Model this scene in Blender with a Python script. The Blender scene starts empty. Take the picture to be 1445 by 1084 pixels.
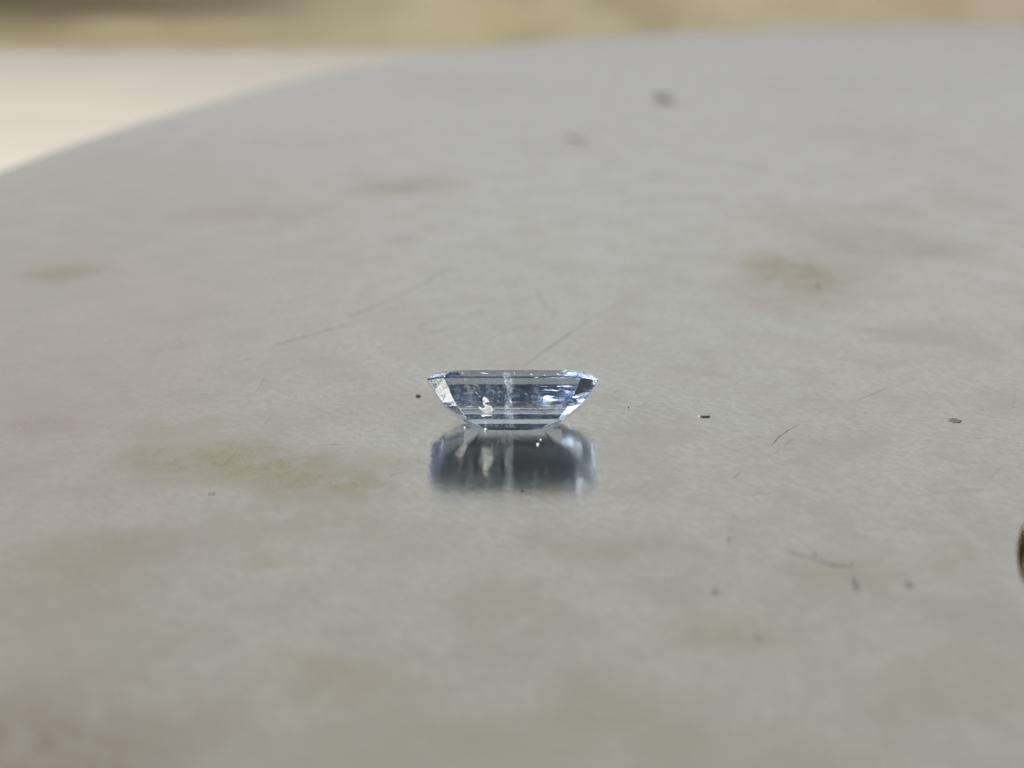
import bpy, bmesh, math, random
from mathutils import Vector, Matrix, noise

random.seed(7)
R = math.radians
S = bpy.context.scene
C = S.collection
S.unit_settings.scale_length = 0.01          # one unit is one centimetre
S.render.engine = 'CYCLES'
S.cycles.use_denoising = True
S.cycles.max_bounces = 24
S.cycles.transmission_bounces = 20
S.cycles.glossy_bounces = 12
S.cycles.transparent_max_bounces = 16
S.cycles.caustics_reflective = True
S.cycles.caustics_refractive = True
S.cycles.blur_glossy = 0.3

# ------------------------------------------------------------------ camera
FPX, PITCH, CAMH, CAMD = 2200.0, R(14.5), 2.58, 8.915
cam = bpy.data.objects.new('camera', bpy.data.cameras.new('camera'))
C.objects.link(cam)
cam.location = (0, -CAMD, CAMH)
cam.rotation_euler = (R(90) - PITCH, 0, 0)
cam.data.lens = FPX / 1445 * 36
cam.data.sensor_width = 36
cam.data.clip_start = 0.05
cam.data.clip_end = 2000
cam.data.dof.use_dof = True
cam.data.dof.focus_distance = 9.3
cam.data.dof.aperture_fstop = 32.0           # set below in real units
# blur disc of a far point about 22 px of 1445 -> aperture diameter = 22 * 9.3 / 2200 units
AP = 24 * 9.3 / FPX
cam.data.dof.aperture_fstop = (cam.data.lens / 1000.0) / AP / 1.3
S.camera = cam

# ------------------------------------------------------------------ light
W = bpy.data.worlds.new('World')
S.world = W
W.use_nodes = True
W.node_tree.nodes['Background'].inputs['Color'].default_value = (0.70, 0.86, 1.0, 1)
W.node_tree.nodes['Background'].inputs['Strength'].default_value = 0.105

def area(name, loc, target, sx, sy, radiance, col):
    l = bpy.data.lights.new(name, 'AREA')
    l.shape = 'RECTANGLE'; l.size = sx; l.size_y = sy
    l.energy = radiance * math.pi * sx * sy
    l.color = col
    o = bpy.data.objects.new(name, l)
    C.objects.link(o)
    o.location = loc
    o.rotation_euler = (Vector(target) - Vector(loc)).to_track_quat('-Z', 'Y').to_euler()
    return o
area('plate_fill', (62, 215, 80), (30, 0, 40), 440, 154, 0.515, (1.0, 0.985, 0.94))  # unseen soft panel, added so the plate has brightness to mirror
area('bench_fill', (-110, -20, 160), (10, 140, 0), 120, 90, 15, (0.985, 0.99, 1.0))  # added lamp out of view, lifts the bench and wall
area('flake_fill', (-140, -120, 72), (10, 140, 0), 60, 40, 68, (1.0, 0.99, 0.97))  # added lamp out of view, whitens the flake and lifts the wall

S.view_settings.view_transform = 'Standard'
S.view_settings.look = 'None'
S.view_settings.exposure = 0
S.view_settings.gamma = 1

# ------------------------------------------------------------------ helpers
def ground(px, py, z=0.0):
    """point of the plate surface for a position measured in the photograph"""
    x = (px - 722.5) / FPX; y = -(py - 542) / FPX
    d = Vector((x, math.cos(PITCH) + y * math.sin(PITCH), -math.sin(PITCH) + y * math.cos(PITCH)))
    t = (CAMH - z) / -d.z
    return Vector((d.x * t, d.y * t - CAMD, z))

def link(name, me, mat=None, parent=None, **props):
    o = bpy.data.objects.new(name, me)
    C.objects.link(o)
    if mat: me.materials.append(mat)
    if parent: o.parent = parent
    for k, v in props.items(): o[k] = v
    return o

def mesh(name, verts, faces, smooth=False):
    me = bpy.data.meshes.new(name)
    me.from_pydata([tuple(v) for v in verts], [], faces)
    bm = bmesh.new(); bm.from_mesh(me)
    bmesh.ops.recalc_face_normals(bm, faces=bm.faces)
    bm.to_mesh(me); bm.free()
    if smooth: me.shade_smooth()
    return me

class NT:
    def __init__(s, name):
        s.m = bpy.data.materials.new(name); s.m.use_nodes = True
        s.t = s.m.node_tree; s.t.nodes.clear()
        s.out = s.t.nodes.new('ShaderNodeOutputMaterial')
    def n(s, typ, ins=None, **kw):
        nd = s.t.nodes.new(typ)
        for k, v in kw.items(): setattr(nd, k, v)
        for k, v in (ins or {}).items():
            if hasattr(v, 'is_output') or isinstance(v, bpy.types.NodeSocket): s.t.links.new(v, nd.inputs[k])
            else: nd.inputs[k].default_value = v
        return nd
    def math(s, op, a, b=None, clamp=False):
        nd = s.n('ShaderNodeMath', {0: a} if b is None else {0: a, 1: b}, operation=op)
        nd.use_clamp = clamp
        return nd.outputs[0]
    def noise(s, vec, scale, detail=3, rough=0.55, dist=0.0):
        return s.n('ShaderNodeTexNoise', {'Vector': vec, 'Scale': scale, 'Detail': detail, 'Roughness': rough, 'Distortion': dist}).outputs['Fac']
    def ramp(s, v, a, b, lo=0.0, hi=1.0, smooth=True):
        nd = s.n('ShaderNodeMapRange', {'Value': v, 'From Min': a, 'From Max': b, 'To Min': lo, 'To Max': hi})
        nd.interpolation_type = 'SMOOTHSTEP' if smooth else 'LINEAR'
        return nd.outputs[0]
    def mapping(s, vec, loc=(0,0,0), rot=(0,0,0), sc=(1,1,1)):
        return s.n('ShaderNodeMapping', {'Vector': vec, 'Location': loc, 'Rotation': rot, 'Scale': sc}, vector_type='TEXTURE').outputs[0]
    def mapp(s, vec, sc):
        return s.n('ShaderNodeMapping', {'Vector': vec, 'Scale': sc}).outputs[0]
    def mix(s, f, a, b, mode='MIX'):
        nd = s.t.nodes.new('ShaderNodeMix'); nd.data_type = 'RGBA'; nd.blend_type = mode
        for i, v in ((0, f), (6, a), (7, b)):
            if isinstance(v, bpy.types.NodeSocket): s.t.links.new(v, nd.inputs[i])
            else: nd.inputs[i].default_value = v if i == 0 else (*v[:3], 1)
        return nd.outputs[2]
    def surf(s, sock, vol=None):
        s.t.links.new(sock, s.out.inputs['Surface'])
        if vol: s.t.links.new(vol, s.out.inputs['Volume'])
        return s.m

# ------------------------------------------------------------------ materials
def plate_material():
    k = NT('worn_steel')
    co = k.n('ShaderNodeTexCoord').outputs['Object']
    wp = k.n('ShaderNodeVectorMath', {0: k.n('ShaderNodeTexNoise', {'Vector': co, 'Scale': 2.2, 'Detail': 4}).outputs['Color'], 1: (0.5, 0.5, 0.5)}, operation='SUBTRACT').outputs[0]
    wv = k.n('ShaderNodeVectorMath', {0: wp, 'Scale': 0.55}, operation='SCALE').outputs[0]
    cw = k.n('ShaderNodeVectorMath', {0: co, 1: wv}, operation='ADD').outputs[0]
    col = k.mix(k.ramp(k.noise(cw, 0.45, 4), 0.3, 0.7), (0.725, 0.73, 0.685), (0.735, 0.715, 0.67))
    # rosy darkening painted towards the left for the light falloff there, greener in the middle
    sx = k.n('ShaderNodeSeparateXYZ', {0: cw}).outputs
    col = k.mix(k.ramp(sx[0], -0.3, -2.8, 0, 0.95), col, (0.665, 0.55, 0.51))
    col = k.mix(k.ramp(sx[0], 0.8, 3.2, 0, 0.6), col, (0.72, 0.685, 0.655))
    # cooler, darker tint towards the far side, a warmer one on the near side
    col = k.mix(k.ramp(sx[1], 3, 20, 0, 0.95), col, (0.62, 0.605, 0.61))
    col = k.mix(k.ramp(sx[1], -0.6, -3.6, 0, 0.85), col, (0.655, 0.62, 0.535))
    # cloudy tarnish
    t1 = k.ramp(k.noise(k.mapp(cw, (1.3, 0.8, 1)), 1.3, 6, 0.65), 0.42, 0.68, 0, 0.6)
    col = k.mix(t1, col, (0.47, 0.455, 0.375))
    t2 = k.ramp(k.noise(k.mapp(cw, (1, .6, 1)), 2.1, 10, 0.78), 0.42, 0.68, 0, 0.55)
    col = k.mix(t2, col, (0.49, 0.475, 0.41))
    # smears and painted falloff: (photo x, photo y, half width px, half height px, turn, strength, colour)
    tan = (0.38, 0.33, 0.185); brown = (0.36, 0.285, 0.195); grey = (0.38, 0.39, 0.38); green = (0.43, 0.42, 0.285)
    mauve = (0.50, 0.43, 0.405)
    smear_falloff = [
        (10, 330, 300, 150, 0, .75, mauve), (120, 215, 260, 50, 0, .4, mauve), (30, 560, 200, 110, 0, .4, mauve), (1440, 260, 160, 160, 0, .25, mauve),  # left mauve patches paint the falloff darkening along that side
        (660, 120, 160, 20, .2, .3, grey), (1180, 120, 200, 16, 0, .25, grey),
        (1120, 385, 105, 40, 0.1, 1.0, tan), (1120, 310, 80, 26, 0.0, .45, tan), (1260, 335, 110, 25, .2, .35, brown),
        (1110, 430, 80, 20, .5, .5, tan), (1240, 350, 150, 30, .2, .5, brown), (1250, 300, 100, 20, 0, .4, tan), (1360, 285, 60, 14, .3, .4, brown),
        (575, 262, 85, 16, -.25, .75, brown), (345, 300, 150, 16, .15, .45, brown), (90, 385, 80, 16, .2, .85, brown),
        (570, 340, 36, 6, .5, .5, grey), (800, 205, 60, 9, .6, .45, grey), (765, 212, 22, 7, .5, .45, grey),
        (355, 650, 200, 34, -.3, .85, tan), (420, 735, 200, 40, -.4, .5, green), (230, 610, 110, 24, 0, .4, green), (180, 760, 150, 30, -.2, .4, brown), (455, 685, 130, 26, -.5, .85, tan), (250, 655, 100, 30, .1, .45, tan),
        (560, 655, 60, 18, -.2, .5, tan), (390, 790, 60, 14, -.2, .45, tan), (260, 600, 60, 16, 0, .4, green),
        (90, 790, 130, 40, 0, .4, tan), (850, 770, 120, 40, .3, .5, green), (720, 850, 90, 60, .4, .35, green),
        (620, 760, 90, 40, .2, .35, green), (1350, 790, 70, 28, 0, .35, tan), (1210, 810, 110, 34, 0, .3, tan),
        (460, 955, 120, 30, -.5, .5, tan), (600, 1010, 130, 35, -.5, .45, green), (850, 1000, 160, 40, .3, .45, green),
        (10, 1080, 330, 170, 0, 1.0, (0.34, 0.29, 0.23)), (60, 860, 160, 70, 0, .45, brown), (720, 1060, 500, 60, 0, .5, green), (1330, 960, 120, 40, .2, .25, tan), (1310, 470, 110, 20, .2, .4, brown),  # large first patch paints the lens darkening of the near left corner
        (1010, 890, 120, 36, .1, .35, tan), (420, 200, 90, 12, .1, .3, grey), (1200, 190, 130, 12, 0, .3, grey), (60, 600, 90, 16, 0, .35, brown),
    ]
    rough_add = None
    for (px, py, hw, hh, turn, st, c) in smear_falloff:
        o = ground(px, py)
        rx = abs((ground(px + hw, py) - o).x); ry = abs((ground(px, py + hh) - ground(px, py - hh)).y) / 2
        v = k.mapping(cw, (o.x, o.y, 0), (0, 0, turn), (rx, ry, 1))
        v = k.n('ShaderNodeVectorMath', {0: v, 1: (1, 1, 0)}, operation='MULTIPLY').outputs[0]
        d = k.n('ShaderNodeVectorMath', {0: v}, operation='LENGTH').outputs['Value']
        f = k.ramp(d, 1.35, 0.15, 0, st)
        br = k.ramp(k.noise(k.mapping(co, (0, 0, 0), (0, 0, turn + .5), (1.0, 1.8, 1)), 3.2 / max(rx, .3), 10, 0.74), 0.30, 0.54)
        f = k.math('MULTIPLY', f, br)
        col = k.mix(f, col, c)
    # grain of fine pits, only visible where the lens is sharp
    pits = k.ramp(k.noise(co, 95, 2, 0.6), 0.57, 0.70, 0, 0.75)
    pits = k.math('MULTIPLY', pits, k.ramp(k.noise(co, 5, 3), 0.4, 0.65, .25, 1))
    col = k.mix(pits, col, (0.33, 0.32, 0.29))
    col = k.mix(k.ramp(k.noise(co, 48, 5, .8), 0.42, 0.62, 0, .4), col, (0.55, 0.54, 0.51))
    st_ = k.noise(k.mapping(co, (0,0,0), (0,0,.6), (1, 2.0, 1)), 22, 6, .75)
    col = k.mix(k.ramp(st_, .40, .60, 0, .6), col, (.50, .48, .425))
    b = k.noise(k.mapp(co, (1, .35, 1)), 62, 3, 0.6)
    b2 = k.noise(co, 9, 3, 0.6)
    h = k.math('ADD', k.math('MULTIPLY', b, 0.0005), k.math('MULTIPLY', b2, 0.0012))
    bump = k.n('ShaderNodeBump', {'Strength': 1.0, 'Distance': 1.0, 'Height': h})
    rg = k.ramp(k.noise(cw, 2.3, 4), 0.3, 0.7, 0.10, 0.135)
    metal = k.n('ShaderNodeBsdfPrincipled', {'Base Color': col, 'Metallic': 1.0, 'Roughness': rg, 'Normal': bump.outputs[0], 'Anisotropic': 0.75, 'Tangent': k.n('ShaderNodeCombineXYZ', {1: 1.0}).outputs[0]})
    # where the metal is tarnished the oxide film itself is matt
    g_ = k.n('ShaderNodeSeparateColor', {0: col}).outputs[1]
    matt = k.math('MULTIPLY', k.math('SUBTRACT', 0.635, g_), 2.2, clamp=True)
    matt = k.math('MINIMUM', matt, 0.6)
    # film thinned around the stone to keep its mirror image dark
    wd = k.n('ShaderNodeVectorMath', {0: k.mapping(cw, (0, -.30, 0), (0, 0, 0), (.8, .75, 1e6))}, operation='LENGTH').outputs['Value']
    matt = k.math('MULTIPLY', matt, k.ramp(wd, 0.75, 1.7, 0.12, 1))
    film = k.n('ShaderNodeBsdfDiffuse', {'Color': k.mix(1.0, col, (0.48, 0.45, 0.43), 'MULTIPLY')}).outputs[0]
    return k.surf(k.n('ShaderNodeMixShader', {0: matt, 1: metal.outputs[0], 2: film}).outputs[0])

def simple(name, col, rough=0.6, metal=0.0, nscale=20, amt=0.15, bump=0.0, **kw):
    k = NT(name)
    co = k.n('ShaderNodeTexCoord').outputs['Object']
    n_ = k.ramp(k.noise(co, nscale, 4), 0.3, 0.7)
    c = k.mix(n_, tuple(x * (1 - amt) for x in col), tuple(min(1, x * (1 + amt)) for x in col))
    ins = {'Base Color': c, 'Roughness': rough, 'Metallic': metal}
    ins.update(kw)
    if bump:
        ins['Normal'] = k.n('ShaderNodeBump', {'Strength': 0.6, 'Distance': bump, 'Height': k.noise(co, nscale * 2, 3)}).outputs[0]
    return k.surf(k.n('ShaderNodeBsdfPrincipled', ins).outputs[0])

def faint(name, col, alpha):
    """a shallow mark: metal dulled to a fraction of its shine"""
    k = NT(name)
    co = k.n('ShaderNodeTexCoord').outputs['Object']
    f = k.math('MULTIPLY', k.ramp(k.noise(co, 14, 3), 0.3, 0.6, 0.35, 1), alpha)
    p = k.n('ShaderNodeBsdfPrincipled', {'Base Color': (*col, 1), 'Metallic': .6, 'Roughness': 0.5}).outputs[0]
    tr = k.n('ShaderNodeBsdfTransparent').outputs[0]
    return k.surf(k.n('ShaderNodeMixShader', {0: f, 1: tr, 2: p}).outputs[0])

def sapphire_material():
    k = NT('pale_blue_sapphire')
    co = k.n('ShaderNodeTexCoord').outputs['Object']
    sx = k.n('ShaderNodeSeparateXYZ', {0: co}).outputs
    worn = k.ramp(sx[0], 0.36, 0.40)                      # the right end is left abraded
    hh = k.math('MULTIPLY', k.noise(co, 30, 4, 0.65), k.math('MULTIPLY', worn, 0.002))
    hh = k.math('ADD', hh, k.math('MULTIPLY', k.noise(k.mapp(co, (1, 3, 3)), 8, 3), 0.0007))
    bump = k.n('ShaderNodeBump', {'Strength': 1.0, 'Distance': 1.0, 'Height': hh}).outputs[0]
    g = k.n('ShaderNodeBsdfPrincipled', {'Base Color': (0.97, 0.985, 1, 1), 'Roughness': k.math('MULTIPLY', k.math('MULTIPLY', k.ramp(sx[2], 0.272, 0.282), k.ramp(sx[2], 0.3225, 0.318)), k.ramp(k.noise(co, 22, 4), .35, .65, .05, .32)), 'IOR': 1.77,
            'Transmission Weight': 1.0, 'Normal': bump}).outputs[0]
    v = k.n('ShaderNodeVolumeAbsorption', {'Color': (0.36, 0.56, 0.85, 1), 'Density': 0.9}).outputs[0]
    return k.surf(g, v)

def veil_material():
    k = NT('milky_fracture')
    co = k.n('ShaderNodeTexCoord').outputs['Object']
    n1 = k.ramp(k.noise(k.mapp(co, (1, 1, 1)), 26, 6, 0.72, 1.0), 0.46, 0.66, 0, 0.75)
    p = k.n('ShaderNodeBsdfPrincipled', {'Base Color': (0.86, 0.92, 1, 1), 'Roughness': 0.35, 'Specular IOR Level': 0.8}).outputs[0]
    tl = k.n('ShaderNodeBsdfTranslucent', {'Color': (0.85, 0.92, 1, 1)}).outputs[0]
    pp = k.n('ShaderNodeMixShader', {0: 0.5, 1: p, 2: tl}).outputs[0]
    tr = k.n('ShaderNodeBsdfTransparent').outputs[0]
    return k.surf(k.n('ShaderNodeMixShader', {0: n1, 1: tr, 2: pp}).outputs[0])

def wall_material():
    k = NT('tan_plaster')
    co = k.n('ShaderNodeTexCoord').outputs['Object']
    sx = k.n('ShaderNodeSeparateXYZ', {0: co}).outputs
    n1 = k.ramp(k.noise(k.mapp(co, (1, 1, 1.6)), 0.07, 3, 0.55), 0.35, 0.65)
    col = k.mix(n1, (0.45, 0.38, 0.23), (0.58, 0.51, 0.33))
    col = k.mix(k.ramp(sx[0], 5, 60, 0, .6), col, (0.76, 0.64, 0.47))
    for (x, z, rx, rz, c, st) in WALL_MARKS:
        v = k.mapping(co, (x, 0, z), (0, 0, 0), (rx, 1, rz))
        v = k.n('ShaderNodeVectorMath', {0: v, 1: (1, 0, 1)}, operation='MULTIPLY').outputs[0]
        d = k.n('ShaderNodeVectorMath', {0: v}, operation='LENGTH').outputs['Value']
        col = k.mix(k.ramp(d, 1.3, 0.4, 0, st), col, c)
    return k.surf(k.n('ShaderNodeBsdfPrincipled', {'Base Color': col, 'Roughness': 0.8}).outputs[0])

# ------------------------------------------------------------------ setting
WALL_Y = 232.0
def wall_xz(px, py):
    x = (px - 722.5) / FPX; y = -(py - 542) / FPX
    d = Vector((x, math.cos(PITCH) + y * math.sin(PITCH), -math.sin(PITCH) + y * math.cos(PITCH)))
    t = (WALL_Y + CAMD) / d.y
    return d.x * t, CAMH + d.z * t
WALL_MARKS = []
for (px, py, hw, hh, c, st) in [
    (60, -8, 190, 34, (0.07, 0.055, 0.035), 1.0), (230, -2, 260, 34, (0.16, 0.125, 0.07), .85), (420, 6, 210, 34, (0.24, 0.19, 0.11), .4),
    (20, 30, 120, 30, (0.19, 0.155, 0.09), .7), (200, 52, 420, 20, (0.42, 0.35, 0.22), .6),
    (560, 30, 190, 70, (0.60, 0.54, 0.39), .35), (700, 25, 110, 30, (0.60, 0.51, 0.29), .7), (1120, 8, 60, 20, (0.60, 0.52, 0.32), .6),
    (1310, 6, 70, 18, (0.62, 0.48, 0.30), .7), (1420, 12, 60, 30, (0.76, 0.61, 0.45), .8)]:
    x, z = wall_xz(px, py); x1, z1 = wall_xz(px + hw, py + hh)
    WALL_MARKS.append((x, z, abs(x1 - x), abs(z1 - z), c, st))

def box(name, x0, x1, y0, y1, z0, z1, mat, bev=0.0, parent=None, **props):
    bm = bmesh.new()
    bmesh.ops.create_cube(bm, size=1)
    for v in bm.verts:
        v.co = ((x0 + x1) / 2 + v.co.x * (x1 - x0), (y0 + y1) / 2 + v.co.y * (y1 - y0), (z0 + z1) / 2 + v.co.z * (z1 - z0))
    if bev: bmesh.ops.bevel(bm, geom=bm.edges[:], offset=bev, segments=2, affect='EDGES', profile=.5)
    me = bpy.data.meshes.new(name); bm.to_mesh(me); bm.free()
    return link(name, me, mat, parent, **props)

BENCH_Z = -5.0
cream = simple('cream_laminate', (0.62, 0.555, 0.46), 0.45, 0, 0.12, 0.05)
far_y = None
# far edge of the bench sits where the photograph turns from cream to tan
d_ = ground(300, 71, BENCH_Z)
box('floor', -900, 900, -500, WALL_Y + 40, -85.0, -84.0, simple('brown_floor', (0.30, 0.25, 0.18), .7, 0, .05, .3), kind='structure')
box('wall', -420, 420, WALL_Y, WALL_Y + 8, -84.0, 4.0, wall_material(), kind='structure')
bench = bpy.data.objects.new('workbench', None); C.objects.link(bench); bench.location = (0, 60, -84)
bench['label'] = 'cream topped workbench under and behind the round grey metal plate'
bench['category'] = 'table'
def child_box(name, *a, **k):
    o = box(name, *a, **k); o.parent = bench; o.matrix_parent_inverse = Matrix.Translation((0, -60, 84)); return o
child_box('tabletop', -160, 160, -60, d_.y, BENCH_Z - 3, BENCH_Z, cream, bev=0.4)
legm = simple('painted_leg', (0.45, 0.42, 0.38), .5)
for x in (-150, 150):
    for y in (-50, d_.y - 10):
        child_box('leg', x - 3, x + 3, y - 3, y + 3, -84, BENCH_Z - 3, legm, bev=0.3)

# ------------------------------------------------------------------ plate
def catmull(pts, n=8):
    out = []
    m = len(pts)
    for i in range(m):
        p0, p1, p2, p3 = (Vector(pts[(i + j - 1) % m]) for j in range(4))
        for s in range(n):
            t = s / n
            out.append(0.5 * ((2 * p1) + (p2 - p0) * t + (2 * p0 - 5 * p1 + 4 * p2 - p3) * t * t + (3 * p1 - p0 - 3 * p2 + p3) * t ** 3))
    return out
edge_px = [(0, 240), (80, 211), (150, 187), (250, 157), (400, 116), (500, 94), (600, 77), (722, 63), (850, 53), (1000, 44), (1150, 39), (1300, 36), (1440, 34)]
vis = [ground(*q).xy for q in edge_px]
rest = [(45, 93), (62, 90), (78, 74), (84, 50), (78, 20), (62, -6), (40, -22), (20, -30), (6, -30), (-2, -24), (-5.4, -14), (-6.8, -3), (-7.15, 5)]
outer = catmull([tuple(v) for v in vis] + rest, 8)
hc = ground(1445 + 22, 779)
hrx = abs((ground(1467 + 30, 779) - hc).x); hry = abs((ground(1467, 779 - 56) - ground(1467, 779 + 56)).y) / 2
hole = [ground(1467 + 30 * math.cos(a), 779 - 56 * math.sin(a)).xy for a in [i / 48 * 2 * math.pi for i in range(48)]]
TH = 0.35
def plate_mesh():
    bm = bmesh.new()
    def ring(pts, z): return [bm.verts.new((p.x, p.y, z)) for p in pts]
    def inset(pts, d):   # towards the inside of the metal
        n = len(pts); out = []
        for i in range(n):
            t = (pts[(i + 1) % n] - pts[i - 1]).normalized()
            out.append(pts[i] + Vector((t.y, -t.x)) * d)
        return out
    area2 = sum(outer[i].x * outer[(i + 1) % len(outer)].y - outer[(i + 1) % len(outer)].x * outer[i].y for i in range(len(outer)))
    so = 1 if area2 < 0 else -1
    loops = []
    for pts, sg, r in ((outer, so, 0.06), (hole, 1, 0.02)):
        prof = [(r, 0), (r * .3, -r * .3), (0, -r), (0, -TH + r), (r, -TH)]
        rs = [ring(inset(pts, sg * d), z) for d, z in prof]
        for a, b in zip(rs, rs[1:]):
            n = len(a)
            for i in range(n): bm.faces.new((a[i], a[(i + 1) % n], b[(i + 1) % n], b[i]))
        loops.append(rs)
    for k in (0, -1):
        es = []
        for rs in loops:
            a = rs[k]
            for i in range(len(a)):
                es.append(bm.edges.get((a[i], a[(i + 1) % len(a)])))
        bmesh.ops.triangle_fill(bm, use_beauty=True, edges=es)
    bmesh.ops.recalc_face_normals(bm, faces=bm.faces)
    me = bpy.data.meshes.new('metal_plate'); bm.to_mesh(me); bm.free()
    return me
plate = link('metal_plate', plate_mesh(), plate_material(),
             label='large dull grey steel plate with a curved rim, stained and scratched, carrying the blue gemstone', category='plate')
post_m = simple('dark_post', (0.12, 0.12, 0.12), .5)
for (x, y) in ((10, 52), (62, 60), (45, 0)):
    bm = bmesh.new()
    bmesh.ops.create_cone(bm, cap_ends=True, segments=32, radius1=2.2, radius2=2.0, depth=-BENCH_Z - TH)
    bmesh.ops.translate(bm, verts=bm.verts, vec=(x, y, (BENCH_Z - TH) / 2))
    me = bpy.data.meshes.new('foot'); bm.to_mesh(me); bm.free()
    link('foot', me, post_m, plate)

brass = simple('added_plug_tone', (0.62, 0.55, 0.27), .38, .9, 5, .2, .004)  # brass coloured plug added so the slot reads bright instead of shaded
def plug():  # mesh of the added plug
    n = len(hole); c = sum((p for p in hole), Vector((0, 0))) / n
    rings = []; verts = []
    for sc, z in ((1.02, -.16), (.93, -.15), (.85, -.11), (.4, -.10)):
        verts += [((c + (p - c) * sc).x, (c + (p - c) * sc).y, z) for p in hole]
    verts.append((c.x, c.y, -.098))
    faces = [(k * n + i, k * n + (i + 1) % n, (k + 1) * n + (i + 1) % n, (k + 1) * n + i) for k in range(3) for i in range(n)]
    faces += [(3 * n + i, 3 * n + (i + 1) % n, 4 * n) for i in range(n)]
    return mesh('added_plug', verts, faces, True)
link('added_plug', plug(), brass, plate, label='added brass coloured plug in a slot of the plate')

# scratches: shallow ridges of burred metal, each a strip with its own depth
fm = {a: faint('scratch_mark_%d' % i, (0.16, 0.16, 0.15), a) for i, a in enumerate((.25, .45, .7, .95))}
def ribbon(pts_px, wpx, alpha, name='scratch'):
    P = [ground(*q) for q in pts_px]
    # resample
    Q = []
    for a, b in zip(P, P[1:]):
        for s in range(5): Q.append(a.lerp(b, s / 5))
    Q.append(P[-1])
    n = len(Q); verts = []; faces = []
    for i, p in enumerate(Q):
        t = (Q[min(i + 1, n - 1)] - Q[max(i - 1, 0)]).normalized()
        s = Vector((t.y, -t.x, 0))
        dist = (Vector((0, -CAMD, CAMH)) - p).length
        w = wpx / FPX * dist / max(0.3, abs(s.x) + abs(s.y) * 0.3) * 0.5
        u = i / (n - 1)
        w *= (0.15 + 0.85 * math.sin(math.pi * min(1, max(0, u))) ** 0.6) * random.uniform(.6, 1.25)
        jit = s * random.uniform(-.25, .25) * w
        verts += [p + jit - s * w + Vector((0, 0, .0006)), p + jit + Vector((0, 0, .0018)), p + jit + s * w + Vector((0, 0, .0006))]
        if i:
            b = 3 * (i - 1)
            faces += [(b, b + 3, b + 4, b + 1), (b + 1, b + 4, b + 5, b + 2)]
    return link(name, mesh(name, verts, faces), fm[alpha], plate)
for pts, w, a in [
    ([(493, 446), (520, 436), (545, 426)], 3.2, .95), ([(545, 426), (575, 411), (610, 393), (638, 377)], 3.2, .45),
    ([(384, 488), (420, 478), (470, 464), (500, 454)], 3, .7), ([(500, 452), (520, 458)], 2.5, .25),
    ([(738, 518), (770, 494), (800, 473), (830, 453)], 2.4, .7), ([(830, 453), (860, 436), (885, 421)], 3, .25),
    ([(588, 466), (598, 456), (620, 448), (655, 444), (690, 440)], 4, .25), ([(590, 465), (612, 469), (630, 465)], 4, .25),
    ([(690, 463), (715, 465), (742, 463)], 3, .25), ([(758, 408), (763, 420), (770, 434), (785, 441), (778, 451)], 3.5, .25),
    ([(1089, 628), (1100, 616), (1111, 608), (1127, 600)], 2.2, .7), ([(1107, 629), (1119, 619)], 2, .45), ([(1091, 641), (1100, 636)], 1.8, .45),
    ([(1035, 675), (1045, 666)], 2.5, .45), ([(1212, 564), (1232, 556), (1254, 546)], 2.4, .45), ([(1153, 584), (1162, 581)], 2, .45),
    ([(1029, 767), (1027, 757)], 4, .45), ([(1033, 742), (1031, 752)], 3, .25), ([(1036, 722), (1035, 735)], 3, .25),
    ([(1109, 776), (1122, 782), (1150, 790)], 5, .95), ([(1150, 790), (1172, 797), (1200, 800)], 4.5, .7), ([(1149, 777), (1150, 789)], 5, .45), ([(1203, 793), (1200, 801)], 5, .45),
    ([(1255, 548), (1290, 536)], 1.6, .25), ([(1060, 697), (1090, 696)], 2.5, .25), ([(1040, 425), (1010, 432)], 2, .25),
    ([(445, 629), (470, 627), (510, 629)], 1.6, .25), ([(550, 671), (575, 665)], 1.6, .45), ([(1280, 703), (1330, 694), (1410, 690)], 2.2, .25),
    ([(505, 252), (560, 266), (640, 275)], 8, .25), ([(548, 342), (572, 337), (600, 333)], 7, .25), ([(420, 305), (470, 296)], 6, .25),
    ([(1360, 620), (1400, 617)], 1.6, .25), ([(300, 520), (360, 505)], 1.8, .25), ([(1155, 410), (1154, 398)], 6, .45),
]:
    ribbon(pts, w, a)

rs = random.Random(21)
for i in range(22):                              # fine hairline scuffs, most of them hardly darker than the metal
    x = rs.uniform(150, 1430); y = rs.gauss(590, 70)
    if not 440 < y < 800 or (590 < x < 860 and 510 < y < 700): continue
    a = rs.gauss(-.45, .35); L = rs.uniform(8, 46); pts = []
    c = rs.uniform(-.25, .25)
    for q in range(4):
        u = q / 3
        pts.append((x + L * u * math.cos(a + c * u), y + L * u * math.sin(a + c * u)))
    ribbon(pts, rs.uniform(.8, 1.4), .25)

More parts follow.
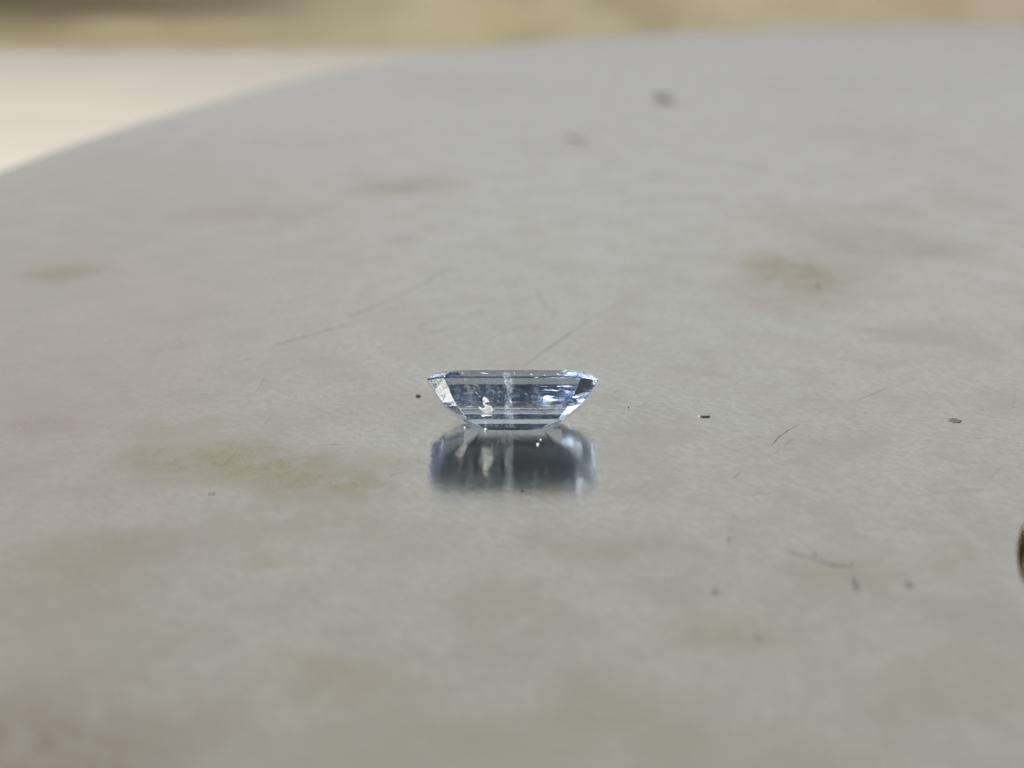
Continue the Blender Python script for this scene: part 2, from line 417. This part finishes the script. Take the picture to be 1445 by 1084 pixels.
# ------------------------------------------------------------------ specks of grit
grit = simple('dark_grit', (0.035, 0.033, 0.03), .8, 0, 60, .4, **{'Specular IOR Level': 0.15})
grit_mid = simple('grey_grit', (0.16, 0.16, 0.15), .9, 0, 60, .4, **{'Specular IOR Level': 0.1})
grit_soft = simple('pale_grit', (0.13, 0.13, 0.12), .9, 0, 60, .3, **{'Specular IOR Level': 0.1})
def speck(px, py, wpx, hpx, turn, mat, label, group=None, tall=.5):
    c = ground(px, py)
    dist = (Vector((0, -CAMD, CAMH)) - c).length
    rx = wpx / 2 / FPX * dist
    ry = hpx / 2 / FPX * dist * (dist / CAMH)
    bm = bmesh.new()
    bmesh.ops.create_icosphere(bm, subdivisions=3, radius=1)
    off = random.uniform(0, 50)
    for v in bm.verts:
        r = 1 + .35 * noise.noise(v.co * 1.7 + Vector((off, 0, 0)))
        v.co = v.co * r
    rz = min(rx, ry) * tall * .3
    M = Matrix.Rotation(turn, 4, 'Z') @ Matrix.Diagonal((rx, ry, rz, 1))
    bmesh.ops.transform(bm, matrix=M, verts=bm.verts)
    zmin = min(v.co.z for v in bm.verts)
    for v in bm.verts: v.co.z -= zmin * .8
    for f in bm.faces: f.smooth = True
    me = bpy.data.meshes.new('grit_speck'); bm.to_mesh(me); bm.free()
    o = link('grit_speck', me, mat, None, label=label, category='speck')
    o.location = c
    if group: o['group'] = group
    return o
G = 'specks of grit scattered on the plate'
speck(1206, 824, 9, 17, -.06, grit_mid, 'out of focus dark oval speck below the right end of the kinked scratch', G, .3)
speck(1347, 594, 16, 5, 0, grit_soft, 'smooth grey flat speck lying alone near the right edge of the plate', G, .3)
speck(935, 139, 22, 12, 0, grit_mid, 'large blurred dark speck far back on the plate near its rim', G, .5)
speck(590, 559.5, 7, 3, .1, grit, 'tiny dark speck just left of the gemstone tip', G, .8)
speck(887, 575, 2.5, 1.5, 0, grit, 'tiny dark speck just right of the gemstone tip', G, .8)
speck(298, 697, 11, 2, 0, grit_mid, 'thin brown speck on the tan stain left of the gemstone', G, .4)
speck(1283, 826, 12, 6, 0, grit_soft, 'faint blurred grey speck right of the dark oval speck', G, .15)
speck(1009, 836, 8, 6, 0, grit_soft, 'faint blurred speck alone in the right foreground below the gemstone', G, .15)
speck(1070, 901, 8, 7, .3, grit_soft, 'lowest blurred speck in the foreground of the plate', G, .2)
speck(813, 197, 14, 8, .3, grit_soft, 'pale blurred speck in front of the large far speck', G, .12)
speck(737, 693, 5, 2.5, 0, grit, 'tiny speck in front of the dark reflection of the gemstone', G, .8)
# metal sliver with one bright end
sl = bpy.data.objects.new('metal_sliver', None); C.objects.link(sl)
sl.location = ground(993.5, 588)
sl['label'] = 'short black sliver with a bright tip lying right of the gemstone'; sl['category'] = 'sliver'; sl['group'] = None or 'slivers on the plate'
def rod(name, x0, x1, r0, r1, mat, z=.006, bend=0.0):
    n = 6; verts = []; faces = []; segs = 7
    for i in range(segs):
        u = i / (segs - 1); r = r0 + (r1 - r0) * u; r *= (.35 + .65 * math.sin(math.pi * (.15 + .7 * u)))
        for j in range(n):
            a = j / n * 2 * math.pi
            verts.append((x0 + (x1 - x0) * u, bend * math.sin(math.pi * u) + r * math.cos(a), z + r * .7 * math.sin(a)))
    for i in range(segs - 1):
        for j in range(n):
            a, b = i * n + j, i * n + (j + 1) % n
            faces.append((a, b, b + n, a + n))
    faces += [tuple(range(n)), tuple(range((segs - 1) * n, segs * n))]
    return link(name, mesh(name, verts, faces), mat, sl)
rod('shaft', -.024, .036, .006, .007, grit, z=.004, bend=-.010)
rod('bright_tip', -.036, -.024, .004, .006, simple('bright_metal', (.5, .5, .48), .6, .0), z=.003)

# fine dust near the gemstone, in the sharp zone
verts = []; faces = []
for i in range(1100):
    if random.random() < .6:
        px = random.gauss(580, 170); py = random.gauss(610, 38)
    else:
        px = random.uniform(380, 1445); py = random.gauss(610, 45)
    if not (0 < px < 1445 and 510 < py < 760): continue
    c = ground(px, py); r = random.choice((.0010, .0014, .0018, .0026)) * random.uniform(.7, 1.2)
    b = len(verts); a0 = random.uniform(0, 6)
    e = random.uniform(1, 2)
    for j in range(4):
        a = a0 + j * math.pi / 2
        verts.append((c.x + r * math.cos(a) * e, c.y + r * math.sin(a) * 1.6, 0.0003))
    verts.append((c.x, c.y, r * .9))
    faces += [(b + j, b + (j + 1) % 4, b + 4) for j in range(4)]
link('dust', mesh('dust', verts, faces), faint('dust_grey', (.12, .11, .10), .55), None, kind='stuff',
     label='fine grey dust scattered on the plate around the gemstone', category='dust')

# ------------------------------------------------------------------ gemstone
TILT = R(22)
gem = bpy.data.objects.new('gemstone', None); C.objects.link(gem)
gem.location = (0.004, 0, 0.0012); gem.rotation_euler = (TILT * -1, 0, R(0.0))
gem['label'] = 'pale blue step cut sapphire resting tilted on its point on the grey plate'
gem['category'] = 'gemstone'
# levels: z, full half length, front half length (between cut corners), half width, half width of end facet
LEV = [
    (0.000, .165, .165, .000, .000),
    (0.044, .290, .265, .109, .085),
    (0.066, .320, .285, .133, .098),
    (0.090, .350, .304, .160, .112),
    (0.115, .381, .322, .181, .124),
    (0.140, .412, .340, .200, .135),
    (0.206, .458, .370, .2365, .153),
    (0.268, .500, .397, .268, .168),
    (0.278, .500, .397, .268, .168),
    (0.305, .460, .372, .232, .150),
    (0.324, .415, .345, .192, .128),
]
def ring8(z, a, b, w, e):
    return [(-b, -w, z), (b, -w, z), (a, -e, z), (a, e, z), (b, w, z), (-b, w, z), (-a, e, z), (-a, -e, z)]
def gem_mesh(sc=1.0):
    bm = bmesh.new()
    k0 = bm.verts.new((-LEV[0][1], 0, 0)); k1 = bm.verts.new((LEV[0][1], 0, 0))
    rings = [[bm.verts.new(p) for p in ring8(*l)] for l in LEV[1:]]
    r = rings[0]
    bm.faces.new((k0, k1, r[1], r[0])); bm.faces.new((k1, k0, r[5], r[4]))
    bm.faces.new((k1, r[2], r[1])); bm.faces.new((k1, r[3], r[2])); bm.faces.new((k1, r[4], r[3]))
    bm.faces.new((k0, r[6], r[5])); bm.faces.new((k0, r[7], r[6])); bm.faces.new((k0, r[0], r[7]))
    for a, b in zip(rings, rings[1:]):
        for i in range(8): bm.faces.new((a[i], a[(i + 1) % 8], b[(i + 1) % 8], b[i]))
    bm.faces.new(rings[-1])
    bmesh.ops.recalc_face_normals(bm, faces=bm.faces)
    bmesh.ops.bevel(bm, geom=bm.edges[:], offset=0.0016, segments=1, affect='EDGES')
    me = bpy.data.meshes.new('crystal'); bm.to_mesh(me); bm.free()
    return me
link('crystal', gem_mesh(), sapphire_material(), gem)

# ------------------------------------------------------------------ what is inside the stone and on its skin
GM = Matrix.Translation(gem.location) @ gem.rotation_euler.to_matrix().to_4x4()
GI = GM.inverted()
def on_stone(px, py, depth=0.004):
    """point just under the front skin of the stone, in the stone's own frame"""
    x = (px - 722.5) / FPX; y = -(py - 542) / FPX
    d = Vector((x, math.cos(PITCH) + y * math.sin(PITCH), -math.sin(PITCH) + y * math.cos(PITCH)))
    o = GI @ Vector((0, -CAMD, CAMH)); d = (GI.to_3x3() @ d).normalized()
    best = None
    for a, b in zip(LEV, LEV[1:]):
        p = Vector((0, -a[3], a[0])); q = Vector((0, -b[3], b[0]))
        e = (q - p); n = Vector((0, -e.z, e.y)).normalized()
        t = (p - o).dot(n) / d.dot(n)
        if best is None or t > best[0]: best = (t, n)      # convex: the last front plane entered
    return o + d * best[0] - best[1] * depth
white_m = simple('fracture_glint', (.96, .97, 1.0), .25, 0, 80, .03, **{'Specular IOR Level': 1.0})  # glints of the fracture and chips, painted as white colour
def flake(name, pts, mat, depth=0.004, thick=.002):
    F = [on_stone(px, py, depth) for px, py in pts]; B = [on_stone(px, py, depth + thick) for px, py in pts]
    n = len(F)
    faces = [tuple(range(n)), tuple(range(2 * n - 1, n - 1, -1))] + [(i, (i + 1) % n, n + (i + 1) % n, n + i) for i in range(n)]
    return link(name, mesh(name, F + B, faces), mat, gem)
def zp(*pts): return [(580 + x / 4.93, 500 + y / 4.93) for x, y in pts]
DEP = -0.0006
flake('fracture_glint', zp((500,345),(497,310),(508,296),(525,303),(548,332),(520,334),(512,345),(530,352),(558,362),(571,385),(562,402),(520,406),(500,398),(480,385),(470,362),(482,368),(496,378),(507,374),(520,368),(510,358)), white_m, DEP)
flake('fracture_glint', zp((486,424),(500,420),(560,421),(566,425),(540,430),(515,430),(500,438)), white_m, DEP)
for a, b, c in (((443,258),(468,280),3.5),((470,285),(486,300),3),((408,262),(440,272),2),((240,350),(246,362),2),((595,315),(612,330),2),((790,270),(815,286),2),((690,318),(702,345),5),((355,130),(366,136),5),((480,128),(540,136),4),((830,137),(846,141),5),((925,144),(934,148),5),((860,163),(885,160),4),((715,118),(722,142),4),((1010,136),(1040,140),3),((376,366),(436,362),3),((925,300),(965,302),4),((640,150),(656,168),5)):
    dx, dy = b[0]-a[0], b[1]-a[1]; L = math.hypot(dx, dy); nx, ny = -dy/L*c/2, dx/L*c/2
    mx, my = (a[0]+b[0])/2, (a[1]+b[1])/2
    flake('chip_sparkle', zp(a, (mx+nx*1.3, my+ny*1.2), b, (mx-nx, my-ny)), white_m, DEP)  # chips and streaks with their sparkle painted white
black_m = simple('black_inclusion', (.02, .02, .022), .5)
for x, y, w in ((838,340,9),(850,346,8),(868,372,5),(880,378,6),(893,387,7),(905,392,6),(915,398,6),(924,408,9),(932,415,6),(820,352,5),(862,360,4)):
    flake('black_inclusion', zp((x-w,y-1),(x-w*.2,y-3.4),(x+w,y+.5),(x+w*.3,y+3.6)), black_m, DEP)
veil = veil_material()
def sheet(name, grid, mat):
    rows, cols = len(grid), len(grid[0])
    V = [v for row in grid for v in row]
    F = [(r_ * cols + c_, r_ * cols + c_ + 1, (r_ + 1) * cols + c_ + 1, (r_ + 1) * cols + c_) for r_ in range(rows - 1) for c_ in range(cols - 1)]
    me = bpy.data.meshes.new(name); me.from_pydata([tuple(v) for v in V], [], F); me.shade_smooth()
    o = link(name, me, mat, gem)
    return o
# one milky fracture crossing the middle, wavy and inclined to the view
g_ = []
for i in range(22):
    u = i / 21; row = []
    y_px = 527 + (603 - 527) * u
    for j in range(6):
        w_ = j / 5
        x_px = 712 + 4 * math.sin(u * 5) + 8 * u + (w_ - .5) * (13 + 5 * math.sin(u * 9))
        row.append(on_stone(x_px, y_px, 0.006 + 0.05 * w_ + .006 * math.sin(u * 13 + w_ * 3)))
    g_.append(row)
sheet('milky_fracture', g_, veil)
for (x0, x1, y0, y1, dd) in ((655, 712, 532, 556, .02), (693, 705, 560, 602, .015), (752, 760, 530, 560, .02), (640, 668, 545, 575, .03)):
    g_ = [[on_stone(x0 + (x1 - x0) * j / 7, y0 + (y1 - y0) * i / 7 + 2 * math.sin(j * 1.3 + x0), dd + .004 * math.sin(i * 1.7 + j)) for j in range(8)] for i in range(8)]
    sheet('wispy_fracture', g_, veil)

# bright skin level part of the middle fracture
g_ = []
for i in range(26):
    u = i / 25; y_px = 525 + (603 - 525) * u; row = []
    xc = 580 + (660 + 12 * math.sin(u * 6) + (45 * u)) / 4.93
    for j in range(5):
        row.append(on_stone(xc + (j / 4 - .5) * (9 + 3.5 * math.sin(u * 11)), y_px, DEP))
    g_.append(row)
k_ = NT('bright_fracture')
co_ = k_.n('ShaderNodeTexCoord').outputs['Object']
n_ = k_.ramp(k_.noise(k_.mapp(co_, (1.6, 1, .6)), 34, 7, 0.8, 1.2), 0.38, 0.78, 0.0, 0.8)
p_ = k_.n('ShaderNodeBsdfPrincipled', {'Base Color': (0.80, 0.88, 0.97, 1), 'Roughness': 0.4}).outputs[0]
bright_veil = k_.surf(k_.n('ShaderNodeMixShader', {0: n_, 1: k_.n('ShaderNodeBsdfTransparent').outputs[0], 2: p_}).outputs[0])
sheet('milky_fracture', g_, bright_veil)
# dark jagged strip standing for the contact shadow where the stone touches the plate
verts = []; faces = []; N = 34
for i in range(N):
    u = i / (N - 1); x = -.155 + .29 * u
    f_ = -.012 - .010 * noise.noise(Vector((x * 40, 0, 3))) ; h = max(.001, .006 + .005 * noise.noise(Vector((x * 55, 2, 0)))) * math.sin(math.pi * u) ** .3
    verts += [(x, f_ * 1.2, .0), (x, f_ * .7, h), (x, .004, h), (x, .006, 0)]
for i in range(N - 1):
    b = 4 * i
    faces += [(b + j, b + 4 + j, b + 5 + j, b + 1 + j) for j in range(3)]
km = mesh('keel_shade', verts, faces)
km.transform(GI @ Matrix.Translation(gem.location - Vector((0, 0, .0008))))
link('keel_shade', km, simple('contact_shade', (.035, .036, .038), .5, 0, 90, .5), gem)
# a bright crumb, and sparkles of light modelled as white crumbs
crumb_sparkle_m = simple('crumb_sparkle', (.97, .98, 1), .2, 0, 60, .02, **{'Specular IOR Level': 1.0})
for px, py, w, lab in ((685.5, 607, 4.5, 'round bright crumb touching the lower left edge of the gemstone'), (656, 604, 2.6, 'faint light sparkle shaped as a white crumb beneath the left tip of the gemstone'),
                       (759, 628, 3.6, 'light sparkle shaped as a white crumb in the reflection right of centre'), (763, 621, 2.2, 'smallest light sparkle shaped as a crumb just behind the one in the reflection')):
    o = speck(px, py, w, w * .5, 0, crumb_sparkle_m, lab, 'bright crumb and crumb shaped light sparkles around the gemstone', 2.4)
    o.name = 'crumb_sparkle'; o['category'] = 'crumb'
